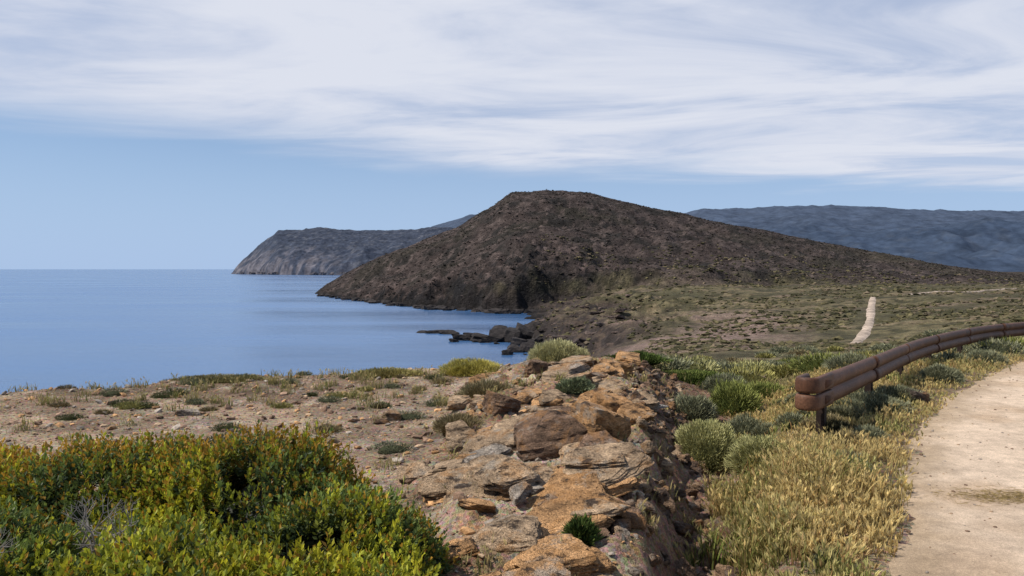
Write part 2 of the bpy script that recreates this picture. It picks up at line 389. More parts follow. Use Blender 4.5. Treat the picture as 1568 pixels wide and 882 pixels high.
# ------------------------------------------------------------------ rocks
import bmesh
def ico(n):
    bm=bmesh.new();bmesh.ops.create_icosphere(bm,subdivisions=n,radius=1)
    v=np.array([q.co[:] for q in bm.verts]);f=np.array([[q.index for q in p.verts] for p in bm.faces]);bm.free();return v,f
ICO={n:ico(n) for n in (1,2,3,4,5)}
def rockshape(sub,seed,flat=1.0,npl=11):
    r=np.random.default_rng(seed);v,f=ICO[sub]
    N=r.normal(size=(npl,3));N[0]=(0.1,0,1);N[1]=(0,.1,-1);N[2]=(1,.2,.1);N[3]=(-1,.1,.15);N[4]=(.1,-1,.1)
    N/=np.linalg.norm(N,axis=1)[:,None];d=r.uniform(.55,.95,npl)
    dots=v@N.T;rad=np.where(dots>.08,d/np.maximum(dots,.08),9).min(1);rad=np.minimum(rad,1.25)
    p=v*rad[:,None]
    nz=fbm(p[:,0]*2.2+seed,p[:,1]*2.2,4,seed%50,p[:,2]*2.2)
    # strata ledges
    q=p[:,2]*4.5+.6*vn(p[:,0]*1.5,p[:,1]*1.5,0,seed%17)
    led=np.abs((q-np.floor(q))-.5)*2
    st=vn(p[:,0]*.6+seed,p[:,1]*.6,p[:,2]*9,seed%31)
    k=(1+.12*nz+.05*st)[:,None]*np.ones((1,3));k[:,:2]-=(.12*led**3)[:,None]
    return p*k,f
def rotm(a,b,c):
    ca,sa,cb,sb,cc,sc=np.cos(a),np.sin(a),np.cos(b),np.sin(b),np.cos(c),np.sin(c)
    Rz=np.array([[ca,-sa,0],[sa,ca,0],[0,0,1]]);Rx=np.array([[1,0,0],[0,cb,-sb],[0,sb,cb]]);Ry=np.array([[cc,0,sc],[0,1,0],[-sc,0,cc]])
    return Rz@Rx@Ry
def rocks(name,items,sub,mat,smooth=False,shift=0):
    """items: x,y,z,sx,sy,sz,yaw,tiltx,tilty,col"""
    Vs=[];Fs=[];Cs=[];o=0
    shapes=[rockshape(sub,s+shift) for s in range(1,15)]
    for k,(x,y,z,sx,sy,sz,ya,tx,ty,c) in enumerate(items):
        p,f=shapes[k%14]
        q=(p*np.array([sx,sy,sz]))@rotm(ya,tx,ty).T+np.array([x,y,z])
        Vs.append(q);Fs.append(f+o);o+=len(q)
        cc=np.array(c)[None,:]*np.ones((len(q),1))
        if sub>=3:
            nn=fbm(q[:,0]*6,q[:,1]*6,3,k%9,q[:,2]*6)
            cc=cc*(1+.45*nn)[:,None]
        Cs.append(cc)
    return mk(name,np.concatenate(Vs),np.concatenate(Fs),mat,np.clip(np.concatenate(Cs),.01,1),smooth)
m,t_=newmat('weathered_schist')
co=t_.n('ShaderNodeTexCoord').outputs['Object'];c=t_.n('ShaderNodeAttribute',attribute_name='Col').outputs['Color']
mp=t_.n('ShaderNodeMapping',{'Vector':co,'Scale':(1,1,3.6),'Rotation':(.3,.4,0)}).outputs[0]
for sc,am in ((3,.3),(12,.4),(60,.45)):
    f=t_.noise(mp,sc,3,.65,.4);c=t_.mix(1.0,c,t_.ramp(f,[(.3,g3(1-am)),(.5,g3(1)),(.7,g3(1+am))]),'MULTIPLY')
f=t_.noise(co,5,4,.7);c=t_.mix(t_.ramp(f,[(.55,g3(0)),(.64,g3(.7))]),c,(.36,.31,.25))
f=t_.noise(co,3.1,5,.7,.5);c=t_.mix(t_.ramp(f,[(.52,g3(0)),(.61,g3(.55))]),c,(.42,.205,.07))
f=t_.noise(mp,6,5,.75);cm=t_.ramp(f,[(.37,g3(.9)),(.44,g3(0))]);c=t_.mix(cm,c,(.05,.035,.027))
b1=t_.n('ShaderNodeBump',{'Height':t_.noise(mp,8,5,.8),'Distance':.10})
b2=t_.n('ShaderNodeBump',{'Height':cm,'Distance':.018,'Normal':b1.outputs[0]},invert=True)
b3=t_.n('ShaderNodeBump',{'Height':t_.noise(co,60,3,.75),'Distance':.012,'Normal':b2.outputs[0]})
p=t_.n('ShaderNodeBsdfPrincipled',{'Base Color':c,'Roughness':.9,'Specular IOR Level':.15,'Normal':b3.outputs[0]})
t_.n('ShaderNodeOutputMaterial',{'Surface':p.outputs[0]})
rock_mat=m
TANR=(.40,.28,.175);OR=(.46,.26,.12);GR=(.34,.285,.23);BR=(.20,.125,.08);WH=(.5,.46,.41)
def Hs(x,y): return float(H(np.array([x]),np.array([y]))[0])
it=[]
def hero(x,y,sx,sy,sz,c,yaw=0.,tx=.12,ty=-.18,dz=0.3):
    it.append((x,y,Hs(x,y)+sz*dz,sx,sy,sz,yaw,tx,ty,c))
def stack(x,y,s,n,c1,c2,yaw,seed):
    """bedded schist: several thin broken slabs lying on one another"""
    q=np.random.default_rng(seed);z=Hs(x,y)-.02
    for k in range(n):
        sz=s*q.uniform(.10,.18);f=1-.13*k
        it.append((x+s*q.normal()*.16+.05*k,y+s*q.normal()*.12+.06*k,z,s*f*q.uniform(.8,1.15),s*f*q.uniform(.5,.75),sz,yaw+q.normal()*.2,.24+.05*q.normal(),-.22+.05*q.normal(),c1 if q.random()<.6 else c2))
        z+=sz*1.15
hero(.32,10.6,.27,.22,.24,BR,.4,.1,.1,.5)
hero(.34,6.3,.42,.34,.22,BR,.2,.22,-.2,.5)
hero(-.12,6.6,.42,.28,.13,TANR,-.2,.2,-.25,.45)
hero(.12,6.75,.46,.22,.08,TANR,.1,.25,-.25,1.8)
hero(.70,6.25,.25,.26,.32,OR,.5,.1,.15,.10)
hero(1.42,11.2,.38,.3,.20,OR,.2,.1,.1,.2)
hero(.95,11.8,.40,.3,.14,TANR,-.3,.1,-.1,.3)
hero(1.75,12.0,.30,.3,.18,OR,-.3,.1,.1,.1)
hero(-.45,6.9,.22,.16,.15,TANR,.3,.2,-.3,.5)
hero(-.10,8.0,.20,.18,.18,BR,.7,.1,.2,.5)
hero(.98,7.6,.30,.26,.24,OR,.1,.15,.1,.2)
hero(1.60,9.0,.2,.12,.035,WH,.3,.1,.1,1.0)
hero(.05,5.0,.11,.07,.04,GR,.5,.3,-.5,2.2)
hero(.62,4.8,.24,.22,.15,OR,.2,.1,.15,.2)
hero(.22,4.1,.34,.20,.08,OR,.1,.2,-.1,.4)
hero(-.02,4.3,.24,.2,.07,TANR,-.3,.15,-.1,.4)
hero(.02,3.7,.30,.2,.08,OR,.2,.1,-.1,.3)
hero(-.6,8.9,.18,.14,.08,TANR,.2,.2,-.1,.4)
hero(-.75,6.1,.2,.16,.05,TANR,.2,.2,-.1,.4)
stack(.28,7.8,.36,4,TANR,OR,.0,201)
stack(.78,8.5,.40,4,OR,TANR,.3,202)
stack(1.12,9.2,.32,3,TANR,OR,.2,203)
stack(.60,9.9,.36,4,TANR,GR,.2,204)
stack(1.2,10.3,.36,3,OR,TANR,-.2,205)
stack(-.45,5.5,.34,3,TANR,OR,-.2,206)
stack(-.08,5.15,.42,3,OR,TANR,.1,207)
stack(.40,5.1,.42,4,OR,TANR,-.1,208)
stack(.55,5.75,.34,4,TANR,BR,.1,209)
stack(.32,4.55,.34,3,OR,TANR,.2,210)
stack(-.25,5.95,.26,3,TANR,GR,.6,211)
stack(.55,7.1,.30,4,OR,BR,.2,212)
stack(.15,9.1,.28,3,TANR,OR,.1,213)
stack(.3,3.9,.26,3,TANR,OR,.1,214)
r=np.random.default_rng(3);n=0
while n<210:
    y=r.uniform(3,12.8);x=r.uniform(-1,2.6)
    if outcrop_mask(np.array([x]),np.array([y]))[0]<.6 or x>crest(y)-.05: continue
    s=.03+.12*r.random()**3;c=[TANR,OR,GR,BR,OR,TANR][r.integers(6)]
    it.append((x,y,Hs(x,y)+s*.1,s*1.7,s*1.1,s*r.uniform(.3,.7),r.uniform(-.4,.5),.2+.2*r.normal(),-.2+.2*r.normal(),c));n+=1
rocks('rock_outcrop',it,4,rock_mat)
# bank stones
it=[];n=0
while n<700:
    y=r.uniform(3,13);x=crest(y)+r.uniform(-.15,.6)*1.1
    s=.015+.07*r.random()**2;c=[BR,(.22,.14,.09),(.15,.10,.07),TANR,(.28,.18,.11)][r.integers(5)]
    it.append((x,y,Hs(x,y)+s*.1,s*1.3,s,s*.8,r.uniform(0,6),.4*r.normal(),.4*r.normal(),c));n+=1
rocks('embankment_rubble',it,3,rock_mat)
# isolated rock
it=[];hero(-1.32,8.6,.15,.11,.08,TANR,.2,.1,.1,.5);hero(-1.4,8.45,.1,.07,.04,BR,.2,.1,.1,.4);rocks('rock',it,4,rock_mat)
it=[];hero(-3.7,9.0,.2,.1,.05,GR,.2,.1,.1,.3);rocks('rock',it,4,rock_mat)
it=[];hero(4.95,9.6,.20,.16,.12,(.12,.09,.07),.2,.1,.1,.5);rocks('rock',it,4,rock_mat,shift=3)
# gravel
it=[];n=0
while n<20000:
    y=2.4+11*r.random();x=r.uniform(-9,2.3)
    if x>crest(y): continue
    if x/y<-.8: continue
    s=.004+.012*r.random()**2+(.045*r.random() if r.random()<.08 else 0)
    b=r.uniform(.5,1.3);c=np.array([TANR,OR,GR,BR,(.28,.18,.12)][r.integers(5)])*b
    it.append((x,y,0,s*1.4,s,s*.6,r.uniform(0,6),.3*r.normal(),.3*r.normal(),c));n+=1
xs=np.array([q[0] for q in it]);ys=np.array([q[1] for q in it]);zs=H(xs,ys)
it=[(q[0],q[1],zs[k]+q[5]*.4)+q[3:] for k,q in enumerate(it)]
stone_mat=surf_mat('loose_stone',((30,.3),(150,.3)),((120,.004),))
rocks('gravel',it,1,stone_mat)
# road grit
it=[]
for _ in range(2200):
    k=r.integers(60,len(E)-1);w=abs(r.normal())*.4-.05 if r.random()<.7 else r.uniform(0,3)
    if E[k,1]>20: continue
    x,y=E[k]+nrm[k]*w;s=.003+.016*r.random()**3
    it.append((x,y,Hs(x,y)+.019,s*1.3,s,s*.7,r.uniform(0,6),0,0,np.array([GR,BR,TANR][r.integers(3)])*.8))
rocks('road_grit',it,1,stone_mat)
# coastal rocks
coast_mat=surf_mat('dark_coastal_rock',((.4,.5),(2,.5)),((.6,.6),(3,.15)))
it=[];DK=(.030,.025,.023)
def cr_(x,y,sx,sy,sz,c=DK): it.append((x,y,sz*.1,sx,sy,sz,r.uniform(-.4,.4),.15*r.normal(),.15*r.normal(),c))
for x,y,sx,sy,sz in ((-24,246,4.5,3,1.0),(-19,243,4,3,1.2),(-28,247,2.5,2,.6),(-13,238,2,2,.8),(-14,222,4,4,1.5),(-9,221,5,4,2.0),(-4,219,5,5,3.2),(0,217,5,5,4.5),(3,219,5,5,5.5),(6,222,5,5,6),(-16,216,2,2,.7),(2,208,4,4,2.3),(6,205,4,4,2.6),(1,190,3,3,1.8),(-1,184,2,2,1.3),(5,192,4,4,2.5),(9,212,5,5,4)):
    cr_(x,y,sx,sy,sz)
for _ in range(170):
    t=r.uniform(-.245,.03);Df=np.interp(t,FT,FD)+r.normal()*7
    s=r.uniform(.8,2.6);cr_(t*Df,Df,s*1.6,s*1.2,s*.7,(.045,.036,.032) if r.random()<.4 else DK)
for _ in range(30):
    x=r.uniform(-10,10);y=216+r.normal()*5
    s=r.uniform(.6,1.5);cr_(x,y,s*1.6,s*1.2,s*r.uniform(.4,.9),DK)
for _ in range(110):
    y=r.uniform(165,290);t=r.uniform(.02,.15);x=t*y;z0=Hs(x,y)
    if z0<0: continue
    s=r.uniform(.4,1.3);it.append((x,y,z0,s*1.8,s*1.2,s*.45,r.uniform(-.4,.4),.15*r.normal(),.15*r.normal(),[(.08,.056,.045),(.05,.038,.033),(.11,.08,.065)][r.integers(3)]))
rocks('coastal_rocks',it,3,coast_mat)
it=[]
for _ in range(40):
    t=r.uniform(-.347,-.2);Df=np.interp(t,[-.358,-.297,-.22],[3050,2720,2520])+20
    s=r.uniform(6,14);it.append((t*Df,Df,2,s,s,s*.8,0,0,0,(.12,.11,.115)))
rocks('sea_cliff_boulders',it,3,cape_mat)
# ------------------------------------------------------------------ vegetation
leafm=leaf_mat('foliage',.35);grassm=leaf_mat('dry_grass_blade',.3,.7,0);shrubm=leaf_mat('shrub_foliage',0,.8,0)
def unit(v): return v/np.maximum(np.linalg.norm(v,axis=-1,keepdims=True),1e-9)
def leafgeo(B,Dr,L,Wd,c,r,cup=.25):
    n=len(B);Dr=unit(Dr);side=unit(np.cross(Dr,r.normal(size=(n,3))));up=np.cross(side,Dr)
    L=L[:,None];Wd=Wd[:,None]
    mid=B+Dr*L*.5
    P=np.stack([B,mid+side*Wd*.5+up*Wd*cup,B+Dr*L,mid-side*Wd*.5+up*Wd*cup],1)
    V=P.reshape(-1,3);k=np.arange(n)*4
    F=np.concatenate([np.stack([k,k+1,k+2],1),np.stack([k,k+2,k+3],1)])
    return V,F,np.repeat(c,4,0)
def joinm(name,parts,mat,smooth=False,parent=None):
    Vs=[];Fs=[];Cs=[];o=0
    for v,f,c in parts: Vs.append(v);Fs.append(f+o);Cs.append(c);o+=len(v)
    return mk(name,np.concatenate(Vs),np.concatenate(Fs),mat,np.clip(np.concatenate(Cs),.004,1),smooth,parent)
def dome_core(x,y,z,rx,ry,h,c,seed,sub=3,k0=.84):
    v,f=ICO[sub];k=1+.15*fbm(v[:,0]*2+seed,v[:,1]*2,3,seed%40,v[:,2]*2)
    p=v*k[:,None]*np.array([rx,ry,h])*k0+np.array([x,y,z]);return p,f,np.tile(np.array(c),(len(p),1))
def shrub(x,y,rx,ry,h,cols,n,L,Wd,seed,sink=.0,upb=.5):
    r=np.random.default_rng(seed);z=Hs(x,y)-sink
    d=unit(r.normal(size=(n,3)));d[:,2]=np.abs(d[:,2])
    k=1+.32*fbm(d[:,0]*2.3+seed,d[:,1]*2.3,3,seed%37,d[:,2]*2.3)
    dep=r.uniform(.76,1.03,n)
    B=d*(k*dep)[:,None]*np.array([rx,ry,h])+np.array([x,y,z])
    Dr=unit(d+np.array([0,0,upb])+r.normal(size=(n,3))*.35)
    cl=vn(d[:,0]*4,d[:,1]*4,d[:,2]*4,seed%23)
    pick=np.clip((cl+1)/2+r.normal(size=n)*.2,0,.999)
    cols=np.array(cols);ci=pick*(len(cols)-1);i0=ci.astype(int);fr=(ci-i0)[:,None]
    c=cols[i0]*(1-fr)+cols[np.minimum(i0+1,len(cols)-1)]*fr
    c=c*(r.uniform(.65,1.35,n)*(.35+.65*(dep-.76)/.27+.1))[:,None]  # leaves darker with depth: inner shade painted into their colour
    p=leafgeo(B,Dr,r.uniform(.6,1.4,n)*L,np.full(n,Wd),c,r)
    return [p,dome_core(x,y,z,rx,ry,h,np.array(cols[0])*.35,seed,k0=.76)]  # dark core colour stands for the shade inside the shrub
GG=[(.13,.14,.08),(.25,.25,.15),(.36,.36,.22)]       # grey green
YG=[(.18,.17,.06),(.36,.33,.11),(.48,.43,.15)]       # yellow green
DG=[(.04,.06,.018),(.09,.13,.035),(.15,.20,.05)]      # dark green
LG=[(.10,.12,.035),(.24,.26,.07),(.36,.37,.12)]
DRY=[(.16,.12,.06),(.30,.24,.12),(.40,.33,.19)]
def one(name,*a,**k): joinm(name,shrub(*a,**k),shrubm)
HE=[(.20,.20,.08),(.42,.40,.17),(.60,.56,.27)]
one('helichrysum_shrub',1.98,8.0,.34,.42,.48,HE,12000,.045,.007,11)
one('helichrysum_shrub',2.3,7.3,.26,.3,.30,HE,7000,.045,.007,12)
one('green_shrub',3.05,10.8,.36,.4,.46,LG,3600,.07,.012,13)
one('green_shrub',3.75,11.8,.45,.4,.24,LG,4500,.06,.010,14)
one('grey_shrub',2.35,10.2,.3,.3,.28,GG,4000,.06,.008,15)
one('dwarf_juniper_mat',3.0,13.4,.9,.5,.16,[(.06,.09,.02),(.15,.19,.05),(.24,.27,.08)],7000,.05,.012,16)
one('dwarf_juniper_mat',2.1,13.2,.5,.4,.12,DG,4000,.05,.012,17)
one('yellow_flowering_shrub',.72,12.6,.48,.4,.32,[(.26,.25,.12),(.50,.46,.23),(.64,.60,.32)],8000,.06,.008,18)
one('yellow_flowering_shrub',-.62,12.4,.48,.4,.20,[(.28,.24,.06),(.54,.47,.12),(.66,.58,.18)],7000,.05,.008,19)
one('dry_shrub',-1.95,12.2,.5,.35,.10,[(.20,.17,.07),(.40,.34,.12),(.52,.45,.17)],4000,.04,.008,20)
one('dry_shrub',-4.3,11.6,.65,.3,.05,[(.16,.15,.06),(.28,.25,.11),(.38,.32,.16)],3000,.04,.008,21)
one('dry_shrub',-.3,9.6,.32,.25,.18,DRY+[(.26,.28,.12)],3500,.07,.006,22)
one('dry_shrub',-.52,7.6,.22,.18,.12,DRY,2500,.06,.005,23)
one('small_green_shrub',.38,4.3,.08,.08,.11,DG,1000,.04,.010,24)
one('small_green_shrub',.78,3.9,.13,.12,.12,DG,1500,.04,.010,25)
one('small_green_shrub',1.05,8.1,.08,.08,.09,DG,700,.04,.010,26)
one('low_green_shrub',.75,9.4,.22,.13,.13,[(.12,.14,.08),(.24,.27,.14),(.32,.36,.20)],2000,.05,.009,27)
one('grey_shrub',4.2,9.1,.36,.26,.17,GG,4500,.05,.007,28)
one('grey_shrub',4.75,9.7,.32,.26,.17,GG,4000,.05,.007,29)
one('grey_shrub',3.6,8.5,.26,.22,.13,[(.08,.08,.04),(.17,.16,.09),(.25,.24,.14)],2500,.05,.007,30)
one('grey_shrub',3.25,7.9,.20,.16,.10,[(.06,.06,.03),(.13,.11,.06)],1800,.05,.006,31)
one('grey_shrub',6.3,11.55,.3,.25,.20,GG,4000,.06,.008,32)
one('grey_shrub',5.6,12.9,.45,.4,.24,GG,3500,.06,.008,33)
one('grey_shrub',8.3,13.8,.32,.3,.17,GG,3000,.06,.008,34)
one('grey_shrub',2.75,9.2,.25,.25,.20,GG,2500,.05,.008,35)
one('grey_shrub',3.5,12.8,.4,.4,.24,GG,3000,.06,.010,36)
# low scrub tufts: in the verge and dotted over the bare plateau
r=np.random.default_rng(33);parts=[]
for k in range(34):
    y=r.uniform(4.2,13);cx=crest(y);re=road_edge(y);x=cx+(re-cx)*r.uniform(.4,.85)
    if y<6.5 and r.random()<.5: continue
    s=r.uniform(.06,.17);parts+=shrub(x,y,s*1.2,s,s*r.uniform(.7,1.1),[GG,GG,DRY,[(.07,.08,.04),(.15,.16,.09),(.22,.23,.13)]][r.integers(4)],900,.05,.006,600+k)
joinm('verge_scrub',parts,shrubm);parts=[]
for k in range(46):
    y=6.5+6*r.random()**.6;x=r.uniform(-.6,-.02)*y
    if x>outl(y)-.1: continue
    s=r.uniform(.04,.13);parts+=shrub(x,y,s*1.5,s*1.2,s*r.uniform(.35,.6),[DRY,YG,GG,[(.08,.09,.04),(.16,.17,.08),(.24,.24,.12)]][r.integers(4)],450,.035,.006,700+k)
joinm('plateau_scrub',parts,shrubm)
# scattered mid-distance shrubs (one mass)
r=np.random.default_rng(40);parts=[];n=0
while n<230:
    y=13.8+r.random()**1.5*60;tq=r.uniform(.12,.85);x=tq*y
    if x>road_edge(y)-1.2 and y<34: continue
    s=r.uniform(.2,.5)*(1+y/80);cc=[GG,GG,LG,YG,HE,DRY][r.integers(6)]
    nn=int(1500/(1+y/14));parts+=shrub(x,y,s*1.2,s,s*r.uniform(.3,.55),cc,nn,.05+y*.003,.01+y*.0007,100+n);n+=1
joinm('roadside_scrub',parts,shrubm)
# far scrub : small rough clumps on plain and hillside
def clumps(name,n,gen,mat,seed):
    r=np.random.default_rng(seed);v,f=ICO[1];x,y,s,c=gen(r,n)
    z=H(x,y);ok=z>2.2;x,y,s,c,z=x[ok],y[ok],s[ok],c[ok],z[ok];n=len(x)
    P=v[None]*(1+.35*r.normal(size=(n,len(v),1)))*s[:,None,None]*np.array([1.2,1.2,.55])
    P=P+np.stack([x,y,z+s*.1],-1)[:,None,:]
    Fx=f[None]+(np.arange(n)*len(v))[:,None,None]
    mk(name,P.reshape(-1,3),Fx.reshape(-1,3),mat,np.repeat(c,len(v),0),False)
clm=surf_mat('far_scrub_foliage',((1.5,.4),),(),spec=.05)
def gen_plain(r,n):
    y=np.exp(r.uniform(math.log(40),math.log(480),n));t=r.uniform(.03,1.0,n);x=t*y
    dn=fbm(x/14,y/14,3,140)+.6*fbm(x/45,y/30,3,141);k=(dn+r.random(n)*.45>.2)&(path_dist(x,y)>2.0)
    x,y=x[k],y[k];n=len(x);s=(.15+.5*r.random(n)**1.7)*(.6+y/450)
    pal=np.array([(.055,.052,.026),(.085,.075,.037),(.115,.098,.05),(.045,.042,.022),(.145,.112,.074)])
    return x,y,s,pal[r.integers(0,5,n)]*r.uniform(.8,1.2,(n,1))
clumps('coastal_plain_scrub',46000,gen_plain,clm,51)
def gen_hill(r,n):
    y=np.sqrt(r.uniform(380**2,840**2,n));t=r.uniform(-.25,.9,n);x=t*y
    s=.22+.65*r.random(n)**2.5;k=(y>ip(t,FT,FD)+10);x,y,s=x[k],y[k],s[k];n=len(x)
    pal=np.array([(.020,.019,.016),(.029,.025,.020),(.034,.028,.024),(.080,.063,.055),(.024,.021,.018),(.050,.040,.034)])
    return x,y,s,pal[r.integers(0,6,n)]*r.uniform(.85,1.15,(n,1))
clumps('hillside_scrub',30000,gen_hill,clm,52)
# ---- verge grass
def blades(X,Y,L,Wd,lean,c0,c1,r,heads=.5,zoff=-.01,hc=1.3):
    n=len(X);Z=H(X,Y)+zoff;az=r.uniform(0,2*np.pi,n);ld=np.stack([np.cos(az),np.sin(az),0*az],1)
    sd=np.stack([-np.sin(az+r.normal(size=n)*.8),np.cos(az),0*az],1);B=np.stack([X,Y,Z],1);parts=[]
    S=[];ks=(0,.35,.7,1.0);ws=(1,.85,.55,.12)
    for k,w in zip(ks,ws):
        cpt=B+np.array([0,0,1])*(L*k*(1-.25*lean*k))[:,None]+ld*(L*lean*k*k*.7)[:,None]
        S+= [cpt+sd*(Wd*w*.5)[:,None],cpt-sd*(Wd*w*.5)[:,None]]
    V=np.stack(S,1).reshape(-1,3);q=(np.arange(n)*8)[:,None]
    F=np.concatenate([np.concatenate([q+a,q+a+1,q+a+3],1) for a in (0,2,4)]+[np.concatenate([q+a,q+a+3,q+a+2],1) for a in (0,2,4)])
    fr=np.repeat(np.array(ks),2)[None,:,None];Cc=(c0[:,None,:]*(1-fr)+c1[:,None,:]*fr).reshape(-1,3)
    parts.append((V,F,Cc))
    hsel=r.random(n)<heads;tip=cpt[hsel];m_=hsel.sum()
    Dr=unit(np.array([0,0,1.])+ld[hsel]*1.0*lean[hsel][:,None]+r.normal(size=(m_,3))*.2)
    hcol=np.clip((c1[hsel]*.55+np.array([.64,.51,.24])*.45)*1.1,0,.75)*r.uniform(.7,1.25,(m_,1))
    for _ in range(3):
        parts.append(leafgeo(tip-Dr*.02,Dr+r.normal(size=(m_,3))*.16,r.uniform(.03,.065,m_),r.uniform(.009,.016,m_),hcol,r,.3))
    return parts
r=np.random.default_rng(60)
N=78000;Y=2.6+12.5*r.random(N)**1.2;cx=crest(Y);re=road_edge(Y);cap=np.minimum(re-cx,3.5)
u=r.random(N);X=re-cap*u+.03
uu=(X-cx)/np.maximum(re-cx,.3)
edgeclump=.16*fbm(X*4,Y*4,2,66)
ok=(uu>.26+edgeclump)&(X<re+.0+.16*fbm(X*2.5,Y*2.5,3,61)+.06*r.normal(size=N))
dens=fbm(X*1.7,Y*1.7,3,62)+.6*fbm(X*6,Y*6,2,65);ok&=(dens+.7*r.random(N)>.10)
rl=(Y>7)&(uu>.45)
ok&=~(rl&(r.random(N)<.45))
X,Y,dens,uu=X[ok],Y[ok],dens[ok],uu[ok];n=len(X)
L=(.10+.17*np.clip(.5+fbm(X*2,Y*2,3,63),0,1.2))*r.uniform(.5,1.35,n)*(1-.6*ss(.82,1.0,uu))*(1-.5*ss(6.4,7.6,Y))
gmix=np.clip(.34+1.9*fbm(X*1.5+7,Y*1.5,3,64)+.25*r.normal(size=n),0,1)[:,None]
gr=np.array([.19,.23,.055]);st=np.array([.58,.44,.18]);rd=np.array([.42,.25,.11])
ct=gr*gmix+st*(1-gmix);ct=np.where(r.random((n,1))<.12,rd,ct);ct=ct*r.uniform(.65,1.3,(n,1))
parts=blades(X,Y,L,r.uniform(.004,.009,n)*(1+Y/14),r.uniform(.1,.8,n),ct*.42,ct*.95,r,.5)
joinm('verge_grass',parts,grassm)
# tufts of dry grass on gravel, rock and slope
TX=[];TY=[];r=np.random.default_rng(70)
for _ in range(300):
    y=r.uniform(3,13);x=r.uniform(-7,2.4)
    if x>crest(y)+.5: continue
    near_rock=-1.0<x
    if not near_rock and y<9.5 and r.random()<.7: continue
    k=r.integers(15,60);s=r.uniform(.03,.09);TX.append(x+r.normal(size=k)*s);TY.append(y+r.normal(size=k)*s)
for _ in range(600):
    y=13+35*r.random()**1.4;x=y*r.uniform(.14,.8)
    if x>road_edge(y)-.3 and y<34: continue
    k=r.integers(25,60);s=r.uniform(.06,.25);TX.append(x+r.normal(size=k)*s);TY.append(y+r.normal(size=k)*s)
X=np.concatenate(TX);Y=np.concatenate(TY);n=len(X)
gm=np.clip(.3+.35*r.normal(size=(n,1)),0,1);ct=(gr*gm+np.array([.38,.30,.15])*(1-gm))*r.uniform(.7,1.3,(n,1))
joinm('dry_grass_tufts',blades(X,Y,r.uniform(.04,.10,n)*(1+Y/18),r.uniform(.003,.006,n)*(1+Y/9),r.uniform(.2,.9,n),ct*.6,ct,r,.12),grassm)
# dry straw lying on the road
n=900;X=3.55+r.normal(size=n)*.22;Y=5.6+r.normal(size=n)*.10
a=r.uniform(0,6.28,n);Dr=np.stack([np.cos(a),np.sin(a)*.5,.08*r.random(n)],1)
joinm('straw_litter',[leafgeo(np.stack([X,Y,np.full(n,18.372)],1),Dr,r.uniform(.03,.09,n),np.full(n,.004),np.tile([.36,.27,.12],(n,1))*r.uniform(.6,1.2,(n,1)),r)],grassm)
# ---- big mastic bush
r=np.random.default_rng(80)
DM=np.array([(-2.1,4.3,.85,.7,.66),(-1.35,4.25,.72,.62,.69),(-.85,3.65,.50,.55,.55),(-.58,2.95,.42,.5,.44),(-1.35,2.95,.6,.55,.58),(-2.3,3.2,.7,.6,.56),(-3.1,4.3,.85,.7,.58),(-1.1,2.25,.6,.5,.50),(-2.0,2.2,.7,.5,.52),(-3.3,3.1,.7,.6,.54),(-.66,3.95,.32,.4,.38),(-4.2,4.0,.8,.7,.54),(-1.75,3.6,.5,.4,.45),(-.75,2.5,.45,.4,.45),(-.93,3.1,.42,.45,.50)])
parts=[];SP=[];SN=[]
for k,(x,y,rx,ry,h) in enumerate(DM):
    parts.append(dome_core(x,y,18.33,rx*.93,ry*.93,h*.93,(.012,.016,.006),k*7+3,k0=.74))  # near-black core stands in for shade inside the bush
    n=int(2500*rx*ry/.35);d=unit(r.normal(size=(n,3)));d[:,2]=np.abs(d[:,2])*1.0
    kk=1+.16*fbm(d[:,0]*2.5+k,d[:,1]*2.5,3,k,d[:,2]*2.5)
    P=d*kk[:,None]*np.array([rx,ry,h])*r.uniform(.80,1.0,(n,1))+np.array([x,y,18.33])
    inside=np.zeros(n,bool)
    for j,(a,b,c1_,d1,e) in enumerate(DM):
        if j!=k: inside|=(((P-np.array([a,b,18.33]))/np.array([c1_,d1,e]))**2).sum(1)<.58
    P=P[~inside];d=d[~inside];SP.append(P);SN.append(d)
SP=np.concatenate(SP);SN=np.concatenate(SN);n=len(SP)
gap=fbm(SP[:,0]*3.5,SP[:,1]*3.5,3,88,SP[:,2]*3.5);k=gap>-.24;SP,SN,gap=SP[k],SN[k],gap[k];n=len(SP)
ax=unit(SN*.7+np.array([0,0,.9])+r.normal(size=(n,3))*.3);sl=r.uniform(.06,.15,n)
kind=fbm(SP[:,0]*1.8+3,SP[:,1]*1.8,3,89)+.25*r.normal(size=n)
back=ss(3.8,4.5,SP[:,1])
nl=12;Bs=[];Ds=[];Ls=[];Ws=[];Cs=[]
for q in range(nl):
    f=(q+.5)/nl
    B=SP+ax*(sl*f)[:,None]
    rad=unit(np.cross(ax,r.normal(size=(n,3))))
    Dr=unit(rad*(1.0-.55*f)+ax*(.35+.7*f))
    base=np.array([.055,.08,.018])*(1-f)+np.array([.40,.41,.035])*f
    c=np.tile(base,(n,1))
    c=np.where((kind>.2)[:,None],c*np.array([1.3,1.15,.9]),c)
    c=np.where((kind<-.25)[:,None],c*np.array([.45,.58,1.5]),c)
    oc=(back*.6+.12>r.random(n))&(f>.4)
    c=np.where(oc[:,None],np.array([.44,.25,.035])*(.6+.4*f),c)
    c=c*(.65+.7*r.random((n,1)))*(.55+.65*np.clip(gap+.5,0,1))[:,None]  # leaves darkened towards the gaps, shade put into the colour
    Bs.append(B);Ds.append(Dr);Ls.append(r.uniform(.026,.046,n)*(1-.25*f));Ws.append(r.uniform(.013,.021,n));Cs.append(c)
lf=leafgeo(np.concatenate(Bs),np.concatenate(Ds),np.concatenate(Ls),np.concatenate(Ws),np.concatenate(Cs),r,.2)
